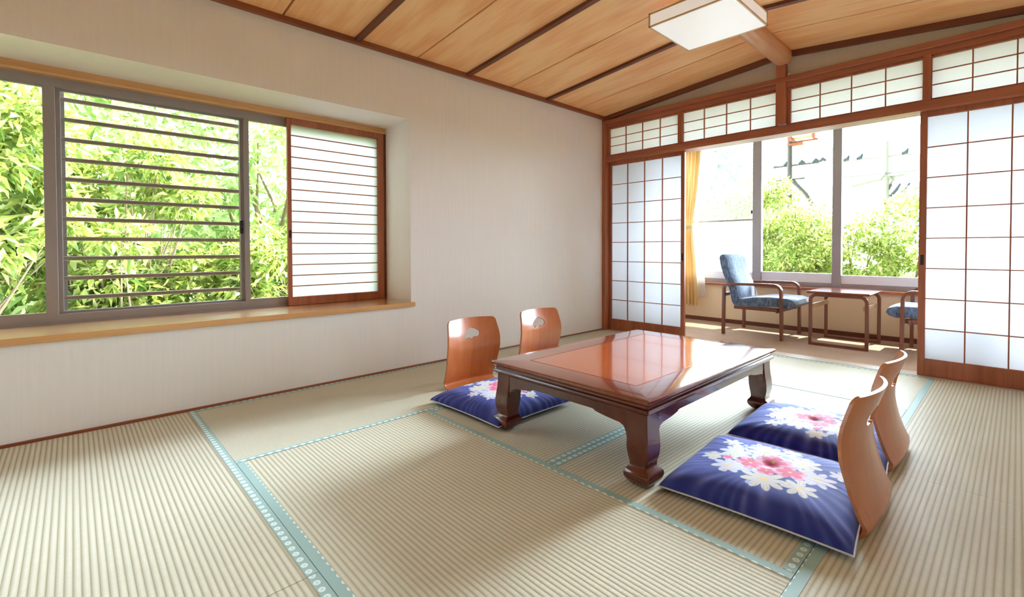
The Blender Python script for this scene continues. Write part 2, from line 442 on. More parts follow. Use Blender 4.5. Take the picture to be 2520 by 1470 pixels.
# ------------------------------------------------------------------ transom, posts and lintel
struct('trim_%d' % n_, B(-.002, 0.047, -0.035, 0.13, -0.05, 2.25, c=.003), M['wood_red']); n_ += 1
struct('trim_%d' % n_, B(RW-.047, RW, -0.035, 0.13, -0.05, 2.25, c=.003), M['wood_red']); n_ += 1
struct('trim_%d' % n_, MB().box(0.0, RW, -0.04, 0.0, 2.205, 2.245, c=.004).box(0.0, RW, -0.018, 0.09, 2.165, 2.206), M['wood_red_x']); n_ += 1
struct('trim_%d' % n_, MB().box(0.0, RW, -0.03, 0.012, 1.80, 1.862, c=.003).box(0.0, RW, 0.012, 0.13, 1.80, 1.86), M['wood_red_x']); n_ += 1
struct('trim_%d' % n_, B(.862, .902, -0.02, 0.09, 1.86, 2.17, c=.002), M['wood_red']); n_ += 1
struct('trim_%d' % n_, B(2.628, 2.668, -0.02, 0.09, 1.86, 2.17, c=.002), M['wood_red']); n_ += 1

def lattice(mb, x0, x1, z0, z1, nc, nr, y0, y1, wv=0.007, wh=0.006):
    for i in range(1, nc):
        x = x0+(x1-x0)*i/nc; mb.box(x-wv/2, x+wv/2, y0, y1, z0, z1)
    for j in range(1, nr):
        z = z0+(z1-z0)*j/nr; mb.box(x0, x1, y0+.001, y1+.001, z-wh/2, z+wh/2)
wn = 3
for (a, b_, fa, fb) in ((0.0735, 0.8587, .047, .862), (0.9046, 1.7087, .902, 1.72), (1.8193, 2.6244, 1.793, 2.628), (2.672, 3.456, 2.668, 3.483)):
    rt = struct('window_%d' % wn); wn += 1
    fr = MB().box(fa, a, 0, 0.03, 1.86, 2.168).box(b_, fb, 0, 0.03, 1.86, 2.168).box(a, b_, 0, 0.03, 1.86, 1.878).box(a, b_, 0, 0.03, 2.15, 2.168)
    fr.build('window_frame', M['wood_red'], rt)
    lt = MB(); lattice(lt, a, b_, 1.878, 2.15, 4, 3, 0.008, 0.020); lt.build('lattice', M['wood_red'], rt)
    B(a, b_, 0.021, 0.0225, 1.878, 2.15).build('paper', M['paper_screen'], rt)

# ------------------------------------------------------------------ sliding shoji doors
def shoji_door(num, x0, y0, left=True, dz=0.0):
    wd = 0.862; rt = struct('door_%d' % num); rt.location = (x0, y0, 0)
    sl, sr = (0.028, 0.037) if left else (0.038, 0.028)
    z0, z1, zt = 0.12, 1.765, 1.80
    MB().box(0, sl, 0, 0.03, 0.004, zt, c=.002).box(wd-sr, wd, 0, 0.03, 0.004, zt, c=.002).box(sl, wd-sr, 0, 0.03, 0.004, z0, c=.002).box(sl, wd-sr, 0, 0.03, z1, zt).build('frame', M['wood_red'], rt)
    lt = MB(); lattice(lt, sl, wd-sr, z0, z1, 4, 8, 0.006, 0.018, 0.0075, 0.0065); lt.build('lattice', M['wood_red'], rt)
    B(sl, wd-sr, 0.019, 0.0205, z0, z1).build('paper', M['paper'], rt)
    hx = wd-sr/2 if left else sl/2
    MB().box(hx-.009, hx+.009, -0.002, 0.004, 0.76, 0.83, c=.001).build('handle', M['metal_dark'], rt)
    return rt
shoji_door(1, 0.046, 0.030, True)
shoji_door(2, 2.611, 0.030, False)

# ------------------------------------------------------------------ tatami mats
def tatami(cx_, cy_, wx, ly, rot, label):
    rt = thing('tatami_mat', label, 'tatami mat', (cx_, cy_, 0), rot, 'tatami mats laid edge to edge')
    hw, hl = wx/2-.001, ly/2-.001
    MB().box(-hw+.001, hw-.001, -hl, hl, -0.055, -0.0015).grid(lambda a, b_: (-hw+.001+(2*hw-.002)*a, -hl+2*hl*b_, -0.0012), 1, 1).build('rush_surface', M['tatami'], rt)
    for s_ in (-1, 1):
        bb = MB().box(-hw if s_ < 0 else hw-.031, -hw+.031 if s_ < 0 else hw, -hl, hl, -0.056, 0.0006)
        bb.build('border', M['border'], rt)
XA, XB_, XC = 0.893, 1.785, 2.678; YA, YC, YE, YF = -0.93, -1.862, -2.79, -3.722
def mat_rect(x0, x1, y0, y1, label):
    # long side decides the direction; the print on the borders needs the same mat width, so scale differences stay tiny
    if abs(y1-y0) > abs(x1-x0): tatami((x0+x1)/2, (y0+y1)/2, x1-x0, y1-y0, 0, label)
    else: tatami((x0+x1)/2, (y0+y1)/2, y1-y0, x1-x0, PI/2, label)
mat_rect(0.012, XA, YC, 0, 'green tatami mat along the left wall in the far corner by the paper doors')
mat_rect(0.012, XA, YF, YC, 'green tatami mat along the left wall holding the near left legless chair')
mat_rect(XA, XC, YA, 0, 'shining tatami mat lying crossways at the sunroom threshold')
mat_rect(XA, XB_, YE, YA, 'tatami mat lengthways under the left half of the low table')
mat_rect(XB_, XC, YE, YA, 'tatami mat lengthways under the right half of the low table')
mat_rect(XA, XC, YF, YE, 'tatami mat lying crossways in front of the low table, table shadow on it')
mat_rect(XC, RW, YC, 0, 'right tatami mat in front of the right paper door')
mat_rect(XC, RW, YF, YC, 'right tatami mat behind the near right legless chair')
mat_rect(0.012, XB_, YF-.9, YF, 'wide ribbed tatami mat at the lower left of the photo under the window')
mat_rect(XB_, RW, YF-.9, YF, 'tatami mat nearest the camera, only its edge showing at the bottom')

# ------------------------------------------------------------------ left window in its niche
struct('trim_%d' % n_, B(-0.47, 0.03, -5.42, YN+.02, ZS, ZS+.033, c=.004), M['wood_sill']); n_ += 1
struct('trim_%d' % n_, MB().box(-0.465, -0.375, -5.4, YN, 1.800, ZN).box(-0.465, -0.362, -5.4, YN, 1.785, 1.801, c=.003), M['wood_sill']); n_ += 1
struct('trim_%d' % n_, B(-0.425, -0.372, YN-.022, YN, .485, 1.79), M['wood_dark']); n_ += 1
XW = -0.42
w1 = struct('window_1')
fr = MB().box(XW-.05, XW+.012, -5.4, YN, 1.738, 1.785).box(XW-.05, XW+.012, -5.4, YN, .485, .535).box(XW-.05, XW, YN-.05, YN, .485, 1.79).box(XW-.05, XW, -5.4, -5.35, .485, 1.79)
fr.box(XW-.05, XW+.02, -5.4, YN, .485, .498)
fr.build('window_frame', M['alu'], w1)
def sash(y0, y1, x, lab=None, st=0.045):
    s_ = MB().box(x-.02, x, y0, y0+st, .51, 1.745, c=.002).box(x-.02, x, y1-st, y1, .51, 1.745, c=.002).box(x-.02, x, y0+st, y1-st, .51, .548).box(x-.02, x, y0+st, y1-st, 1.728, 1.745)
    s_ = s_.build('sash', M['alu'], w1)
    B(x-.012, x-.008, y0+st, y1-st, .548, 1.728).build('pane', M['glass'], s_)
    return s_
sash(-5.30, -4.255, XW+.010, st=.048)
s2_ = sash(-4.28, -3.344, XW-.018, st=.045)
MB().box(XW+.002, XW+.02, -3.40, -3.378, .98, 1.07, c=.004).tube([(XW+.02, -3.389, 1.03), (XW+.035, -3.389, 1.02), (XW+.03, -3.389, .99)], .006).build('latch', M['metal_dark'], s2_, smooth=True)
sash(-3.37, YN-.05, XW+.010, st=.03)
# guard rail of twelve bars between the two stiles, outside the glass
g_ = thing('window_guard', 'twelve brown horizontal guard bars outside the left window', 'window guard', (-0.50, -3.805, 0))
for k in range(12):
    z = 0.505+0.1085*k
    B(-.009, .009, -0.46, 0.46, z-.0115, z+.0115, c=.003).build('bar', M['alu_bar'], g_)
B(-.012, .004, 0.425, 0.455, .47, 1.76).build('post', M['metal_dark'], g_)
B(-.012, .004, -0.455, -0.415, .47, 1.76).build('post', M['alu'], g_)
# sliding paper screen over the right end of the window
ps = thing('paper_screen', 'small sliding paper screen with thin horizontal slats at the right end of the left window', 'shoji screen', (-0.395, 0, 0))
y0, y1 = -3.115, -2.397
MB().box(0, .028, y0, y0+.026, .486, 1.786, c=.002).box(0, .028, y1-.048, y1, .486, 1.786, c=.002).box(0, .028, y0+.026, y1-.048, .486, .545, c=.002).box(0, .028, y0+.026, y1-.048, 1.742, 1.786, c=.002).build('frame', M['wood_sill'] if False else M['wood_red'], ps)
for j in range(1, 16):
    z = .545+(1.742-.545)*j/16
    B(.012, .022, y0+.026, y1-.048, z-.0035, z+.0035).build('slat', M['wood_red'], ps)
B(.009, .0105, y0+.026, y1-.048, .545, 1.742).build('paper', M['paper_screen'], ps)
MB().box(.026, .032, y0+.006, y0+.020, .955, 1.01).build('handle', M['metal_dark'], ps)
# pale corner bead of the niche
struct('trim_%d' % n_, B(-0.004, 0.003, YN-.002, YN+.006, .49, ZN), M['wall']); n_ += 1

# ------------------------------------------------------------------ sunroom: wall, window
w = MB().box(-.1, RW+.1, 1.40, 1.56, -.06, .44).box(-.1, RW+.1, 1.40, 1.56, 2.26, 2.5)
struct('wall_sunroom', w, M['wall_engawa'])
struct('baseboard_sunroom', B(0, RW, 1.385, 1.40, 0, .045), M['wood_dark'])
struct('trim_%d' % n_, B(0, RW, 1.355, 1.47, .44, .468, c=.004), M['wood_sill_x']); n_ += 1
w2 = struct('window_2')
YW = 1.47
fr = MB().box(0, RW, YW-.01, YW+.05, .468, .515).box(0, RW, YW-.01, YW+.05, 2.20, 2.26)
for (a, b_) in ((0.0, 0.06), (1.0, 1.095), (1.775, 1.855), (2.60, 2.69), (RW-.06, RW)): fr.box(a, b_, YW-.02, YW+.04, .468, 2.26, c=.003)
fr.build('window_frame', M['alu'], w2)
MB().box(1.095, 1.775, YW, YW+.045, .515, .612).box(1.855, 2.60, YW, YW+.045, .515, .60).box(.06, 1.0, YW, YW+.045, .515, .60).build('bottom_rail', M['white_glaze'], w2)
for (a, b_) in ((1.095, 1.775), (1.855, 2.60), (2.69, RW-.06)):
    B(a, b_, YW+.018, YW+.022, .60, 2.20).build('pane', M['glass'], w2)
B(.06, 1.0, YW+.018, YW+.022, 1.21, 2.20).build('pane', M['glass_hazy'], w2)
B(.06, 1.0, YW+.018, YW+.022, .60, 1.195).build('pane', M['glass_frost'], w2)
B(.06, 1.0, YW+.006, YW+.03, 1.195, 1.212).build('cross_rail', M['alu'], w2)
MB().box(.985, 1.0, YW-.03, YW-.015, 1.27, 1.31, c=.003).build('latch', M['metal_dark'], w2)
# deep eave outside, stopping the high sun
struct('roof_eave', B(-0.6, RW+.6, 1.56, 2.02, 2.20, 2.30), M['plain_ceiling'])

# curtains
def drape(name, left, right, z0, z1, y, nf, amp, mat, label, cat, ztie=1.14):
    def fn(a, b_):
        z = z0+(z1-z0)*b_
        def ev(P):
            zs_ = [p[1] for p in P]; return float(np.interp(z, zs_, [p[0] for p in P]))
        xl, xr = ev(left), ev(right)
        tie = math.exp(-((z-ztie)/.10)**2)
        am = amp*(1-.55*tie)
        yo = am*math.sin(a*nf*2*PI+0.5*math.sin(z*2.0))+.35*am*math.sin(a*nf*4.3*PI+z*3)
        return (xl+(xr-xl)*a, y+yo, z+.012*math.sin(a*nf*2*PI)*(1-b_))
    mb = MB().grid(fn, nf*14, 60)
    o = mb.build(name, mat, None, smooth=True, angle=None, fix=False)
    return tag(o, label, cat)
cu = drape('curtain', [(.13, .18), (.16, .7), (.20, 1.13), (.15, 1.6), (.12, 2.2)], [(.435, .18), (.41, .7), (.372, 1.13), (.44, 1.6), (.50, 2.2)], .19, 2.22, 1.27, 7, .028, M['curtain'],
      'long cream curtain gathered beside the left edge of the sunroom window', 'curtain')
tb = MB().tube([(.19, 1.215, 1.15), (.28, 1.205, 1.12), (.385, 1.23, 1.135), (.39, 1.30, 1.15)], .006, 8, True, ry=.022, up=(0, 0, 1)).build('tieback', M['tieback'], cu)
drape('lace_curtain', [(.40, .28), (.39, .7), (.355, 1.13), (.40, 1.6), (.44, 2.2)], [(.52, .28), (.46, .8), (.395, 1.13), (.50, 1.6), (.66, 2.2)], .285, 2.22, 1.345, 5, .02, M['lace'],
      'sheer white lace curtain hanging between the cream curtain and the hazy pane', 'curtain')

# ------------------------------------------------------------------ sunroom furniture
def arc(cx_, cz, R_, a0, a1, n=8):
    return [(cx_+R_*math.cos(a0+(a1-a0)*i/n), cz+R_*math.sin(a0+(a1-a0)*i/n)) for i in range(n+1)]
def armchair():
    rt = thing('armchair', 'bentwood armchair with blue cushions facing right, left of the small table', 'armchair', (1.0, 0.93, 0))
    # local: x forward, y across; back legs at x=.01, front legs at x=.56
    for s_ in (-1, 1):
        y = s_*.265
        pts = [(.012, 0), (.014, .25), (.016, .44)]+arc(.016+.05, .462, .05, PI, PI/2, 6)+[(.20, .518), (.36, .522)]+arc(.488, .457, .065, PI/2, 0, 8)+[(.556, .30), (.558, 0)]
        MB().tube([(p[0], y, p[1]) for p in pts], .021, 8, True, ry=.0125, up=(0, 0, 1)).build('arm_frame', M['wood_chair'], rt, smooth=True)
        MB().box(.10, .545, y-s_*.05-.011, y-s_*.05+.011, .262, .300, c=.003).build('seat_rail', M['wood_chair'], rt)
    MB().box(.015, .035, -.25, .25, .39, .425, c=.003).build('back_rail', M['wood_chair'], rt)
    MB().box(.50, .52, -.25, .25, .255, .295, c=.003).build('front_rail', M['wood_chair'], rt)
    # side outline of the L-shaped upholstery, swept across with rounded rims
    back = [(-.045, .775), (-.030, .685), (.004, .585), (.036, .528), (.063, .434), (.085, .330), (.112, .296)]
    under = [(.20, .293), (.35, .300), (.50, .312), (.60, .303), (.645, .318)]
    nose = [(.668, .345), (.655, .380), (.60, .398)]
    seat = [(.45, .402), (.30, .392), (.19, .370), (.160, .372)]
    front = [(.148, .420), (.118, .520), (.075, .605), (.045, .70), (.028, .785)]
    topc = [(.012, .812), (-.018, .814), (-.040, .800)]
    P = back+under+nose+seat+front+topc
    cxm = sum(p[0] for p in P)/len(P)
    def inset(P, d):
        n = len(P); out = []
        for i in range(n):
            a = Vector(P[i-1]); b_ = Vector(P[(i+1) % n]); t_ = (b_-a).normalized()
            out.append((P[i][0]-t_.y*d*1.0, P[i][1]+t_.x*d*1.0))
        return out
    rings = []
    hw = .255
    for yy, d in ((-hw, .020), (-hw+.006, .008), (-hw+.018, 0), (-.08, -.004), (.08, -.004), (hw-.018, 0), (hw-.006, .008), (hw, .020)):
        rings.append([(p[0], yy, p[1]) for p in inset(P, d)])
    # cap polygons are concave: triangulate through ngon
    MB().loft(rings).build('upholstery', M['blue'], rt, smooth=True, angle=50)
    return rt
ac = armchair()
dup(ac, (3.0, 0.945, 0), PI, 'bentwood armchair with blue seat facing left, half hidden by the right paper door')

tt = thing('side_table', 'small dark bentwood table between the two blue armchairs', 'table', (2.0, 0.945, 0))
MB().box(-.235, .235, -.285, .275, .468, .488, c=.004).build('tabletop', M['lacquer_frame'], tt)
for s_ in (-1, 1):
    y = s_*.255
    R_ = .05; a, h = .21, .455
    pts = arc(a-R_, h-R_, R_, 0, PI/2, 6)+arc(-a+R_, h-R_, R_, PI/2, PI, 6)+[(-a, .2), (-a, .012)]
    mbx = MB().tube([(p[0], y, p[1]) for p in [(a, .012), (a, .2)]+pts], .0135, 8, True, ry=.011, up=(0, 1, 0))
    mbx.box(-a-.011, a+.011, y-.0135, y+.0135, 0, .024)
    mbx.build('leg_loop', M['wood_chair'], tt, smooth=True)
for s_ in (-1, 1):
    MB().box(s_*.19-.009, s_*.19+.009, -.25, .25, .335, .375, c=.003).build('crossbar', M['wood_lamp'], tt)

# ------------------------------------------------------------------ low lacquered table
TX0, TX1, TY0, TY1 = 1.308, 2.180, -2.705, -1.412
lt_ = thing('low_table', 'low reddish brown lacquered table with carved curved feet in the middle of the mats', 'table', ((TX0+TX1)/2, (TY0+TY1)/2, 0))
hx, hy = (TX1-TX0)/2, (TY1-TY0)/2
def rect_ring(off, z, ch=.004):
    a, b_ = hx-off, hy-off; c = ch
    return [(-a+c, -b_, z), (a-c, -b_, z), (a, -b_+c, z), (a, b_-c, z), (a-c, b_, z), (-a+c, b_, z), (-a, b_-c, z), (-a, -b_+c, z)]
IN = .134
prof = [(IN, .3285), (IN, .3300), (.010, .330), (.003, .3285), (0, .325), (0, .316), (.003, .311), (.010, .307), (.013, .302), (.013, .299)]
rings = [rect_ring(o_, z, .004) for o_, z in prof]
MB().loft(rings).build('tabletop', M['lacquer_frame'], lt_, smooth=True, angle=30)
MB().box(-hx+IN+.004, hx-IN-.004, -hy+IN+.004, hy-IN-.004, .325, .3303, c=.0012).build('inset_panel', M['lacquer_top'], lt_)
prof = [(.02, .2995), (.016, .2985), (.016, .293), (.008, .290), (.005, .284), (.006, .278), (.014, .274), (.018, .268), (.03, .2675)]
MB().loft([rect_ring(o_, z) for o_, z in prof]).build('moulding', M['lacquer'], lt_, smooth=True, angle=30)
def apron_poly(L_):
    h_ = L_
    right = [(h_-.11, .165), (h_-.113, .19), (h_-.122, .205), (h_-.14, .213), (h_-.20, .219), (h_-.235, .224), (h_-.255, .228), (h_-.265, .2335), (h_-.275, .235)]
    left = [(-x, z) for x, z in reversed(right)]
    return [(-h_+.03, .268), (-h_+.03, .165)]+list(reversed([(x, z) for x, z in reversed(left)]))+[(x, z) for x, z in reversed(right)]+[(h_-.03, .165), (h_-.03, .268)]
def clean_poly(h_):
    half = [(.0, .235), (h_-.275, .235), (h_-.265, .2335), (h_-.255, .228), (h_-.235, .224), (h_-.20, .219), (h_-.14, .213), (h_-.122, .205), (h_-.113, .19), (h_-.108, .165), (h_-.06, .165), (h_-.06, .268)]
    return half+[(-x, z) for x, z in reversed(half)][:-1]
for s_ in (-1, 1):
    ya = s_*(hy-.024); yb = s_*(hy-.050)
    MB().prism(clean_poly(hx), 'y', min(ya, yb), max(ya, yb)).build('apron', M['lacquer'], lt_)
    xa = s_*(hx-.024); xb = s_*(hx-.050)
    MB().prism(clean_poly(hy), 'x', min(xa, xb), max(xa, xb)).build('apron', M['lacquer'], lt_)
leg = [(.268, .021, .110), (.235, .0205, .108), (.20, .018, .105), (.17, .014, .103), (.14, .011, .102), (.115, .012, .099), (.095, .016, .096), (.080, .020, .094), (.070, .021, .094), (.063, .017, .096), (.057, .007, .101), (.050, .001, .106), (.042, -.001, .108), (.033, -.001, .107), (.022, .002, .102), (.012, .008, .094), (.004, .015, .085), (0, .019, .080)]
for sx_ in (-1, 1):
    for sy_ in (-1, 1):
        rings = []
        for z, a, b_ in leg:
            xo, xi, yo, yi = sx_*(hx-a), sx_*(hx-b_), sy_*(hy-a), sy_*(hy-b_)
            c = .006
            rings.append([(xo, yo-sy_*c, z), (xo-sx_*c, yo, z), (xi+sx_*c*.5, yo, z), (xi, yo-sy_*c*.5, z), (xi, yi, z), (xo, yi, z)])
        MB().loft(rings).build('leg', M['lacquer'], lt_, smooth=True, angle=38)

# ------------------------------------------------------------------ legless chairs (bent plywood)
def zaisu():
    rt = thing('legless_chair', '', 'floor chair', group='bent plywood floor chairs around the low table')
    HB = .205
    # outline in (u, s): s<0 seat plate under the cushion, s>0 back
    H = .398
    def half_w(s_):
        if s_ < 0: return .195
        return float(np.interp(s_, [0, .12, .20, .28, .36, H], [.198, .205, .212, .208, .196, .190]))
    out = []
    ss = np.linspace(-.38, H-.03, 34)
    for q in ss: out.append((half_w(q), q))
    for k in range(1, 7):
        a = k/6*PI/2; out.append((half_w(H-.03)-.03+.03*math.cos(a), H-.03+.03*math.sin(a)))
    for k in range(1, 14): out.append((.16*(1-2*k/14), H+.004*math.sin(PI*k/14)))
    m_ = [(-x, y) for x, y in reversed(out[:34+6])]
    out = out+m_
    # cloud shaped hand hole near the top
    hole = []
    lobes = [(-.042, -.010, .022), (-.020, .002, .026), (.004, .008, .031), (.024, .006, .027), (.044, .0, .022), (.0, -.010, .022)]
    for k in range(64):     # outline of overlapping round lobes
        a = 2*PI*k/64; q = .095
        while q > .004 and not any((q*math.cos(a)-lx)**2+(q*math.sin(a)-lz)**2 < lr**2 for lx, lz, lr in lobes): q -= .0005
        hole.append((q*math.cos(a), H-.098+q*math.sin(a)))
    pts = list(out); edges = [(i, (i+1) % len(out)) for i in range(len(out))]
    o_ = len(pts); pts += hole; edges += [(o_+i, o_+(i+1) % len(hole)) for i in range(len(hole))]
    def inside(p, poly, mg):
        c = False; n = len(poly)
        for i in range(n):
            a, b_ = poly[i], poly[(i+1) % n]
            if (a[1] > p[1]) != (b_[1] > p[1]) and p[0] < (b_[0]-a[0])*(p[1]-a[1])/(b_[1]-a[1])+a[0]: c = not c
        if min((p[0]-a[0])**2+(p[1]-a[1])**2 for a in poly) < mg*mg: return None
        return c
    for yy in np.arange(-.372, H, .0135):
        for xx in np.arange(-.19, .2, .0155):
            if inside((xx, yy), out, .006) is True and inside((xx, yy), hole, .006) is False: pts.append((float(xx), float(yy)))
    V2, _, F2, *_r = delaunay_2d_cdt([Vector(p) for p in pts], edges, [], 1, 1e-6)
    V2 = [(v.x, v.y) for v in V2]
    F2 = [fc for fc in F2 if not inside((sum(V2[i][0] for i in fc)/3, sum(V2[i][1] for i in fc)/3), hole, 1e-6)]
    # profile: plate forward (+x), tight bend, S-shaped back
    zs_ = np.array([0, .02, .05, .10, .15, .20, .25, .30, .35, .40, .44]); xs_ = np.array([-.012, .0, .012, .028, .040, .050, .054, .050, .040, .029, .020])
    def pos(u_, s_, off):
        Rb = .03
        if s_ <= 0:
            e = -s_
            if e < Rb*PI/2:
                a = e/Rb; x0 = -.012+Rb*(1-math.cos(a)); z0 = Rb*(1-math.sin(a))+.004; nx, nz = math.cos(a), math.sin(a)
            else: x0 = -.012+Rb+(e-Rb*PI/2); z0 = .004; nx, nz = 0, 1
            cur = 0.014*max(0, 1-e/.06)*(1-(u_/HB)**2)
            return (x0+nx*off-cur, u_, z0+nz*off)
        z0 = .004+.03+s_*.985
        x0 = float(np.interp(s_, zs_, xs_))
        # widen smooth S
        cur = (.014+.034*(s_/H)**1.3)*(1-(u_/HB)**2)
        slope = (float(np.interp(s_+.01, zs_, xs_))-float(np.interp(s_-.01, zs_, xs_)))/.02
        dc = (.014+.034*(s_/H)**1.3)*2*u_/HB**2
        n = Vector((1, -dc, -slope)).normalized()
        return (x0-cur+n.x*off, u_+n.y*off, z0+n.z*off)
    xs_ = np.array(xs_); T = .0055
    n = len(V2)
    vf = [pos(a, b_, T) for a, b_ in V2]; vb = [pos(a, b_, -T if b_ > 0 else -.004) for a, b_ in V2]
    from collections import Counter
    ec = Counter(); 
    for fc in F2:
        for i in range(len(fc)): ec[(fc[i], fc[(i+1) % len(fc)])] += 1
    mb = MB(); mb.add(vf+vb, [tuple(fc) for fc in F2]+[tuple(n+i for i in reversed(fc)) for fc in F2])
    mb.build('bent_board', M['zaisu'], rt, smooth=True, angle=50)
    me = MB()
    bd = [(a, b_) for (a, b_) in ec if (b_, a) not in ec]
    idx = {}; vv = []
    for a, b_ in bd:
        for q in (a, b_):
            if q not in idx: idx[q] = len(vv); vv += [vf[q], vb[q]]
    me.add(vv, [(idx[a], idx[a]+1, idx[b_]+1, idx[b_]) for a, b_ in bd])
    me.build('board_edge', M['zaisu_edge'], rt, smooth=True, angle=50)
    return rt
z1_ = zaisu(); z1_.location = (.645, -2.325, 0)
z1_['label'] = 'orange varnished floor chair with cut-out handle, left side of the table, nearer one'
dup(z1_, (.630, -1.69, 0), 0, 'orange varnished floor chair with cut-out handle, left side of the table, farther one')
dup(z1_, (2.768, -2.295, 0), PI, 'floor chair seen from its curved brown back, right of the table, nearest to the camera')
dup(z1_, (2.745, -1.705, 0), PI, 'floor chair seen from its curved back, right of the table, farther one')

# ------------------------------------------------------------------ zabuton cushions with a woven flower print
def cushion():
    rt = thing('floor_cushion', '', 'cushion', group='navy flowered floor cushions')
    N = 230; S = .288
    lin_ = np.linspace(-1, 1, N+1); U, V = np.meshgrid(lin_, lin_)
    # puffed outline: sides bow inwards a little between the pointed corners
    X = U*S*(1-.035*(1-V**2)); Y = V*S*(1-.035*(1-U**2))
    prof = ((1-np.abs(U)**5)*(1-np.abs(V)**5))**.42
    ang = np.arctan2(V, U); rad = np.sqrt(U**2+V**2)
    wr = (np.sin(ang*23+3*np.sin(ang*5))+.6*np.sin(ang*37+1.3))*np.clip(rad-.45, 0, 1)*np.clip(1.25-np.maximum(abs(U), abs(V)), 0, 1)
    dimp = np.exp(-(rad/.10)**2)*.010
    H_ = .068*prof*(1-.10*rad**2)+.0022*wr*prof-dimp+.0015*np.sin(U*9+V*4)*prof
    Zt = .016+H_
    Zb = .016-.012*prof
    # print colours (sRGB painted as a dye pattern)
    C = np.zeros((N+1, N+1, 3)); navy = np.array([56, 64, 142.]); blue = np.array([140, 150, 224.]); deep = np.array([24, 26, 78.])
    st_ = np.sin(ang*40+3*np.sin(ang*7)+.6*np.sin(rad*9+ang*3))*.5+.5; st_ = st_**1.6*(.6+.4*np.sin(ang*5+1)*np.cos(ang*3))*(.75+.25*np.sin(rad*13+ang*11))
    edge = np.maximum(abs(U), abs(V))
    C[:] = navy; C += (blue-navy)*(st_*np.clip((edge-.25)*1.8, 0, 1)*.95)[..., None]
    C += (deep-C)*(np.clip((.42-rad)/.42, 0, 1)*.55)[..., None]
    C += (deep-C)*(np.clip((edge-.9)*8, 0, 1)*.35)[..., None]
    R_ = np.random.default_rng(3)
    def flower(cu_, cv, R0, pet, rot, col, core, sharp=1.0, inner=None):
        cu_ *= 1.08; cv *= 1.08; R0 *= 1.14
        du, dv = U-cu_, V-cv; d = np.sqrt(du**2+dv**2); a = np.arctan2(dv, du)+rot
        k = np.abs(np.cos(a*pet/2))
        rr = R0*(.42+.58*k**sharp)
        m = np.clip((rr-d)/.014, 0, 1)[..., None]
        shade = (1-.12*np.abs(np.sin(a*pet*1.5)))[..., None]
        C[:] = C*(1-m)+np.array(col)*shade*m
        vein = np.clip(1-np.abs(np.sin(a*pet/2))*9, 0, 1)*(d < rr*.8)*(d > R0*.2)
        C[:] = C*(1-.25*vein[..., None])+np.array(core)*(.25*vein[..., None])
        m2 = np.clip((R0*.17-d)/.012, 0, 1)[..., None]; C[:] = C*(1-m2)+np.array(core)*m2
    white = [222, 222, 236]; cream = [226, 222, 214]; lilac = [188, 196, 232]; pink = [226, 92, 130]; pale = [238, 170, 190]; gold = [224, 200, 130]
    for k in range(46):     # leaves and small sprigs
        a = R_.uniform(0, 2*PI); d = R_.uniform(.12, .66)*1.0
        flower(d*math.cos(a)*1.05, d*math.sin(a)*.9+.02, R_.uniform(.07, .13), int(R_.integers(2, 5)), R_.uniform(0, 6), [lilac, cream, white][k % 3], navy, 1.6)
    for (a, b_, R0, p, c_) in ((-.12, .34, .24, 8, white), (.30, .30, .20, 7, cream), (-.42, .10, .19, 7, white), (.50, -.02, .20, 8, white), (.05, -.42, .24, 9, cream), (-.36, -.34, .19, 7, white), (.40, -.40, .18, 7, cream),
                                (-.62, -.14, .13, 6, cream), (.68, .26, .12, 6, white), (-.55, .42, .13, 6, cream), (.12, .58, .12, 6, white)):
        flower(a, b_, R0, p, R_.uniform(0, 3), c_, gold, .8)
    for (a, b_, R0) in ((.02, .10, .19), (.24, -.08, .18), (-.18, -.10, .17), (.02, -.20, .12), (-.44, -.12, .07)):
        flower(a, b_, R0, 5, R_.uniform(0, 3), pale, gold, .5); flower(a, b_, R0*.8, 5, R_.uniform(0, 3), pink, gold, .6)
    Cl = np.clip(C/255, 0, 1)
    nv = (N+1)**2
    top = np.stack([X, Y, Zt], -1).reshape(-1, 3); bot = np.stack([X, Y, Zb], -1).reshape(-1, 3)
    idx = np.arange(nv).reshape(N+1, N+1)
    ft = np.stack([idx[:-1, :-1], idx[:-1, 1:], idx[1:, 1:], idx[1:, :-1]], -1).reshape(-1, 4)
    fb = ft[:, ::-1]+nv
    me = bpy.data.meshes.new('cover'); me.from_pydata(np.concatenate([top, bot]).tolist(), [], np.concatenate([ft, fb]).tolist())
    ca = me.color_attributes.new('print', 'BYTE_COLOR', 'POINT')
    dk = np.tile(np.array(deep)/255, (nv, 1))
    colr = np.concatenate([np.concatenate([Cl.reshape(-1, 3), dk]), np.ones((2*nv, 1))], 1).astype(np.float32)
    try: ca.data.foreach_set('color_srgb', colr.ravel())
    except Exception:
        colr[:, :3] = np.where(colr[:, :3] <= .04045, colr[:, :3]/12.92, ((colr[:, :3]+.055)/1.055)**2.4); ca.data.foreach_set('color', colr.ravel())
    for p in me.polygons: p.use_smooth = True
    me.materials.append(M['floral'])
    o = bpy.data.objects.new('cover', me); COL.objects.link(o); o.parent = rt
    # white cord along the seam
    per = []
    for q in np.linspace(-1, 1, 41)[:-1]: per.append((q, -1))
    for q in np.linspace(-1, 1, 41)[:-1]: per.append((1, q))
    for q in np.linspace(1, -1, 41)[:-1]: per.append((q, 1))
    for q in np.linspace(1, -1, 41)[:-1]: per.append((-1, q))
    pp = [(a*S*(1-.035*(1-b_**2))*1.006, b_*S*(1-.035*(1-a**2))*1.006, .0135) for a, b_ in per]
    MB().tube(pp+[pp[0]], .0030, 6, False).build('piping', M['piping'], rt, smooth=True)
    return rt
c1 = cushion(); c1.location = (2.468, -2.362, 0.0085); c1.rotation_euler = (0, 0, math.radians(4))
c1['label'] = 'navy floor cushion with white and pink flowers, right of the table, nearest to the camera'
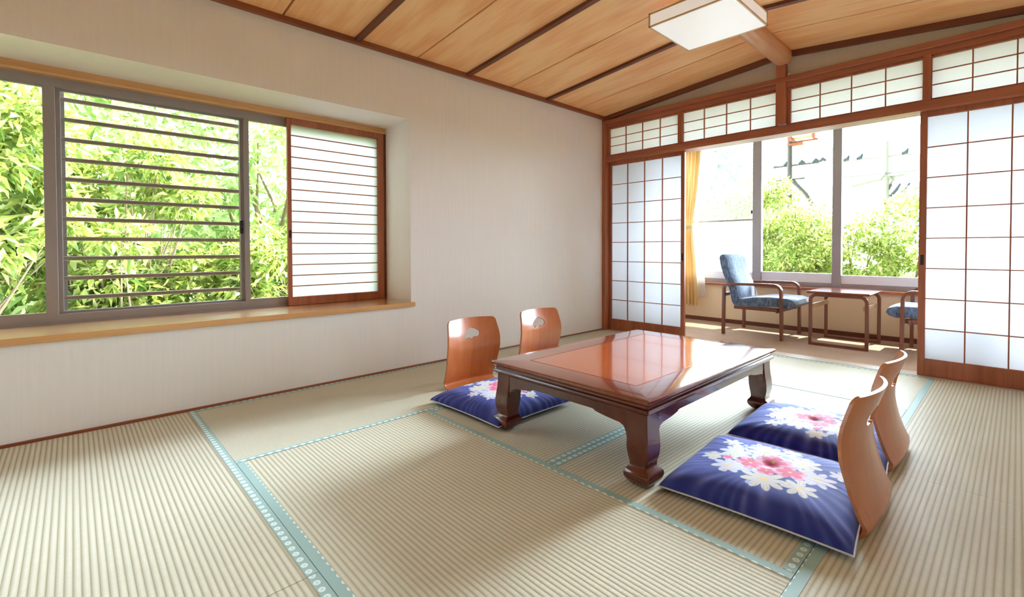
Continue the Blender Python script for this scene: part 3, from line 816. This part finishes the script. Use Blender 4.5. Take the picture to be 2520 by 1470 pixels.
c2 = dup(c1, (2.446, -1.725, 0.0085), math.radians(93), 'navy flowered floor cushion right of the table, behind the nearest one')
c3 = dup(c1, (1.088, -2.440, 0.0085), math.radians(181), 'navy flowered floor cushion left of the table, beside its near left foot')
c4 = dup(c1, (1.02, -1.72, 0.0085), math.radians(90), 'navy flowered floor cushion behind the table by the farther left chair')
for c_, sy_ in ((c2, .94),): c_.scale = (sy_, 1, 1)

# ------------------------------------------------------------------ ceiling lamp
lz0, lz1 = 2.250, 2.336; LX, LY, LS = 1.748, -1.315, .258
lp = thing('ceiling_lamp', 'square white box lamp with pale wooden frame under the round ridge beam', 'ceiling lamp', (LX, LY, lz0))
H_ = lz1-lz0; fw = .010
fm = MB()
for a, b_ in ((-1, -1), (-1, 1), (1, -1), (1, 1)):
    fm.box(a*LS-fw if a > 0 else -LS, LS if a > 0 else -LS+fw, b_*LS-fw if b_ > 0 else -LS, LS if b_ > 0 else -LS+fw, 0, H_)
for z in (0, H_-fw):
    fm.box(-LS, LS, -LS, -LS+fw, z, z+fw*.8).box(-LS, LS, LS-fw, LS, z, z+fw*.8).box(-LS, -LS+fw, -LS, LS, z, z+fw*.8).box(LS-fw, LS, -LS, LS, z, z+fw*.8)
fm.build('frame', M['wood_lamp'], lp)
i_ = LS-.004
MB().box(-i_+.005, i_-.005, -i_+.005, i_-.005, .0015, .005).build('bottom_panel', M['paper_lamp'], lp)
MB().box(-i_, i_, -i_, -i_+.002, .008, H_-.01).box(-i_, i_, i_-.002, i_, .008, H_-.01).box(-i_, -i_+.002, -i_, i_, .008, H_-.01).box(i_-.002, i_, -i_, i_, .008, H_-.01).build('side_panel', M['paper_lamp'], lp)
MB().box(-.09, .09, -.09, .09, H_-.005, H_+.03).build('mount', M['wood_lamp'], lp)
# small white knob on the centre post
kb = MB().tube([(0, 0, 0), (0, -.012, 0), (0, -.022, 0), (0, -.03, 0)], [.005, .006, .012, .006], 12).build('wall_hook', M['knob'], None, smooth=True, loc=(RX+.048, 0.0, 2.262))
tag(kb, 'tiny white round knob on the gable right of the centre post', 'knob')

# ------------------------------------------------------------------ outside
struct('ground', MB().box(-60, -0.7, -40, 60, -1.1, -1.0).box(-0.7, 60, 1.6, 90, -1.6, -1.5), M['ground'])
def leaves(centers, radii, count, L_, Wd, squash=1.0, droop=.25, seed=0):
    R_ = np.random.default_rng(seed); n = len(centers)
    cen = np.array(centers); rad = np.array(radii)
    k = R_.choice(n, size=count, p=rad**2/np.sum(rad**2))
    d = R_.normal(size=(count, 3)); d /= np.linalg.norm(d, axis=1)[:, None]
    rr = rad[k]*(R_.uniform(.35, 1.0, count)**.5)
    p = cen[k]+d*rr[:, None]*np.array([1, 1, squash])
    # direction of the blade: outward, random, drooping
    dirv = d*.7+R_.normal(size=(count, 3))*.6; dirv[:, 2] -= droop
    dirv /= np.linalg.norm(dirv, axis=1)[:, None]
    upr = np.array([0, 0, 1.])+R_.normal(size=(count, 3))*.5
    side = np.cross(dirv, upr); side /= np.linalg.norm(side, axis=1)[:, None]
    nrm = np.cross(side, dirv)
    s_ = R_.uniform(.6, 1.3, count)[:, None]
    l_ = L_*s_; w_ = Wd*s_
    tip = p+dirv*l_-nrm*l_*.15; a = p+dirv*l_*.45+side*w_*.5+nrm*w_*.22; b_ = p+dirv*l_*.45-side*w_*.5+nrm*w_*.22
    V_ = np.stack([p, a, tip, b_], 1).reshape(-1, 3)
    i0 = np.arange(count)*4
    F_ = np.concatenate([np.stack([i0, i0+1, i0+2], 1), np.stack([i0, i0+2, i0+3], 1)])
    return V_, F_
def fast_mesh(name, V_, F_, mat):
    me = bpy.data.meshes.new(name); nv, nf = len(V_), len(F_)
    me.vertices.add(nv); me.vertices.foreach_set('co', V_.astype(np.float32).ravel())
    me.loops.add(nf*3); me.loops.foreach_set('vertex_index', F_.astype(np.int32).ravel())
    me.polygons.add(nf); me.polygons.foreach_set('loop_start', (np.arange(nf)*3).astype(np.int32))
    try: me.polygons.foreach_set('loop_total', np.full(nf, 3, np.int32))
    except Exception: pass
    me.update(calc_edges=True); me.validate(); me.materials.append(mat)
    o = bpy.data.objects.new(name, me); COL.objects.link(o); return o
def tree(name, label, cat, base, crown, cr, ncl, count, L_, Wd, mat, seed, group, trunk=.08, squash=.8, crad=(.25, .5), ntr=1):
    R_ = np.random.default_rng(seed); base = np.array(base, float); crown = np.array(crown, float); cr = np.array(cr, float)
    rt = thing(name, label, cat, tuple(base), 0, group)
    cs, rs = [], []
    for i in range(ncl):
        d = R_.normal(size=3); d /= np.linalg.norm(d); q = R_.uniform(.3, 1)**.6
        cs.append(crown+d*cr*q); rs.append(R_.uniform(*crad)*min(cr))
    V_, F_ = leaves(cs, rs, count, L_, Wd, squash, seed=seed)
    o = fast_mesh('foliage', V_-base, F_, mat); o.parent = rt
    wd = MB()
    for q in range(ntr):
        off = np.array([R_.uniform(-.3, .3), R_.uniform(-.3, .3), 0])*(q > 0)
        mid = (base+off)*.5+(crown)*.5+R_.normal(size=3)*.12*min(cr)
        wd.tube([tuple(p-base) for p in (base+off, (base+off)*.6+mid*.4+R_.normal(size=3)*.05, mid, crown*.85+mid*.15)], [trunk, trunk*.8, trunk*.55, trunk*.3], 8)
        for i in R_.choice(ncl, min(ncl, 12), replace=False):
            st_ = mid*.6+base*.4 if i % 2 else mid
            e = np.array(cs[i]); m2 = (st_+e)/2+R_.normal(size=3)*.08*min(cr)
            wd.tube([tuple(p-base) for p in (st_, m2, e)], [trunk*.42, trunk*.28, trunk*.1], 6)
    wd.build('trunk', M['bark'], rt, smooth=True)
    return rt
# shrubs on the bank outside the left window
GS = 'shrubs outside the left window'
for i, (b_, c_, cr, n, lb) in enumerate([
    ((-2.6, -5.0, -1.0), (-2.7, -4.75, 1.35), (.95, .75, 1.15), 9000, 'leafy green shrub in the far left pane of the left window'),
    ((-2.9, -3.75, -1.0), (-3.0, -3.85, .95), (.85, .7, 1.15), 8500, 'leafy green shrub behind the left half of the guard bars'),
    ((-3.2, -2.4, -1.0), (-3.2, -2.55, .42), (.85, .85, .78), 7500, 'low leafy shrub behind the right half of the guard bars'),
    ((-3.3, -1.0, -1.0), (-3.4, -1.1, .75), (.9, .9, .95), 8000, 'leafy shrub in the narrow pane beside the small paper screen'),
    ]):
    tree('shrub', lb, 'shrub', b_, c_, cr, 46, n, .125, .042, M['leaf_bush'], 20+i, GS, .032, .8, (.2, .4), 6)
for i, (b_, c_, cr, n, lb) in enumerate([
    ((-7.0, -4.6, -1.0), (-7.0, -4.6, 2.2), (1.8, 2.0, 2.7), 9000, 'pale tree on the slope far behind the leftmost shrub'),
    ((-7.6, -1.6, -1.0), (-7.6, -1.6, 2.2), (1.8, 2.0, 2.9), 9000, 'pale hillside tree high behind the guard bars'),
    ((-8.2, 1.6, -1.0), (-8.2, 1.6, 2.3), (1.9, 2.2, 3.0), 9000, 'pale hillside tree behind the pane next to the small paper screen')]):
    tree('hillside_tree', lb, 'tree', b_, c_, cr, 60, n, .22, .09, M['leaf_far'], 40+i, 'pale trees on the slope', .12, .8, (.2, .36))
# tree tops beyond the sunroom window
GT = 'treetops beyond the sunroom window'
for i, (b_, c_, cr, n, lb) in enumerate([
    ((-1.3, 8.3, -1.5), (-1.35, 8.3, 1.45), (.85, .8, 1.35), 6000, 'taller green tree at the left of the middle sunroom pane'),
    ((-.5, 7.6, -1.5), (-.45, 7.7, .85), (.95, .8, 1.0), 6500, 'pale yellow-green treetop in the middle sunroom pane'),
    ((.6, 8.4, -1.5), (.55, 8.4, .72), (.9, .8, 1.0), 6000, 'yellow-green treetop left of the pale utility pole'),
    ((1.6, 8.6, -1.5), (1.75, 8.6, .95), (.95, .8, 1.2), 6000, 'green treetop with bare forked branches at the right of the sunroom window'),
    ((-2.9, 9.5, -1.5), (-2.9, 9.5, 1.3), (1.3, 1.2, 1.3), 6000, 'treetop faint behind the hazy left sunroom pane')]):
    tree('garden_tree', lb, 'tree', b_, c_, cr, 60, n, .10, .05, M['leaf_tree'], 60+i, GT, .055, .8, (.2, .36), 2)
# far wooded hill behind the hazy pane
cs = []; rs = []
R_ = np.random.default_rng(5)
for i in range(300):
    x = R_.uniform(-34, -6); top = 11.5*math.exp(-((x+17)/9.0)**2)
    cs.append((x, 36+R_.uniform(-3, 3), R_.uniform(-2, max(0, top)))); rs.append(R_.uniform(1.0, 2.0))
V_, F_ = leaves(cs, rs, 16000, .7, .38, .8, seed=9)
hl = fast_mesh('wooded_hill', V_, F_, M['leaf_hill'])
tag(hl, 'hazy wooded hill far away behind the hazy left pane of the sunroom window', 'hill'); hl['kind'] = 'stuff'

# utility poles
def pole(loc, h, r0, r1, mat, label):
    rt = thing('utility_pole', label, 'utility pole', loc)
    MB().tube([(0, 0, 0), (0, 0, h*.5), (0, 0, h)], [r0, (r0+r1)/2, r1], 14).build('shaft', mat, rt, smooth=True)
    return rt
p1 = pole((-2.70, 15, -1.5), 6.7, .105, .085, M['pole_dark'], 'grey utility pole with a boxy transformer near its top, middle pane of the sunroom')
tr = MB().box(.12, .78, -.25, .25, 6.34, 6.80, c=.03).build('transformer', M['box_pink'], p1)
for x in (.02, .78): MB().box(x, x+.10, -.27, .27, 6.23, 6.9).build('bracket', M['rust'], tr)
MB().box(.0, .9, -.05, .05, 6.20, 6.25).box(-.05, .45, -.12, .12, 6.10, 6.18).build('platform', M['rust'], p1)
MB().box(-.55, .95, -.03, .03, 5.36, 5.42).build('crossarm', M['pole_dark'], p1)
for x in (-.1, .40, .84, 1.05): MB().tube([(x-.10, 0, 5.42), (x, 0, 5.50), (x+.10, 0, 5.42)], [.05, .075, .04], 10).build('insulator', M['insulator'], p1, smooth=True)
MB().box(-.5, .5, -.03, .03, 4.86, 4.91).tube([(.1, 0, 4.85), (.55, 0, 4.3), (.75, 0, 3.9)], .07, 8).tube([(-.3, 0, 4.8), (-.05, 0, 4.2), (-.1, 0, 3.6)], .035, 8).build('cable_bundle', M['pole_dark'], p1, smooth=True)
p2 = pole((.115, 15, -1.5), 5.82, .155, .085, M['concrete'], 'pale concrete utility pole with drooping insulators, right pane of the sunroom')
MB().box(-1.15, .75, -.03, .03, 5.30, 5.34).build('crossarm', M['wire'], p2)
for x in (-1.05, -.68, .50):
    MB().tube([(x-.10, 0, 5.35), (x+.02, 0, 5.40), (x+.06, 0, 5.52)], [.055, .07, .015], 10).build('insulator', M['insulator'], p2, smooth=True)
MB().box(-1.2, .8, -.03, .03, 4.76, 4.80).build('crossarm', M['wire'], p2)
MB().tube([(-.15, 0, 4.6), (0, -.1, 4.75), (.2, 0, 4.55), (.1, .1, 4.4), (-.1, 0, 4.5)], .06, 8).tube([(-.9, 0, 4.45), (-.1, 0, 4.62), (.5, 0, 4.7)], .045, 8).build('cable_bundle', M['wire'], p2, smooth=True)
for x in (.10, .32, .55):
    MB().tube([(x-.20, 0, 4.02), (x-.05, 0, 4.22), (x+.06, 0, 4.42)], [.045, .055, .03], 10).build('insulator', M['insulator'], p2, smooth=True)
MB().box(-.30, -.12, -.05, .05, 3.0, 3.07).build('step_bolt', M['pole_dark'], p2)
def wire(a, b_, sag, mat, label, rad=.012):
    a = Vector(a); b_ = Vector(b_); pts = []
    for i in range(13):
        t_ = i/12; p = a.lerp(b_, t_); p.z -= sag*4*t_*(1-t_); pts.append(tuple(p-a))
    o = MB().tube(pts, rad, 6).build('power_line', mat, None, smooth=True, loc=tuple(a))
    tag(o, label, 'power line', 'power lines beyond the sunroom window')
wire((-2.7, 15, 4.86), (.1, 15, 3.95), .15, M['wire_yellow'], 'upper yellow power line sloping between the two utility poles', .016)
wire((-4.6, 15, 4.95), (.1, 15, 3.42), .10, M['wire_yellow'], 'lower yellow power line sloping behind the middle sunroom pane', .016)
wire((-2.1, 15, 5.35), (.1, 15, 4.86), .30, M['wire'], 'thin grey power line from the transformer to the pale pole', .010)
wire((-2.7, 15, 3.88), (.1, 15, 3.28), .18, M['wire'], 'thin grey power line low between the two utility poles', .010)
wire((.1, 15, 3.88), (4.5, 15, 4.1), .25, M['wire'], 'thin grey power line leaving the pale pole to the right', .010)
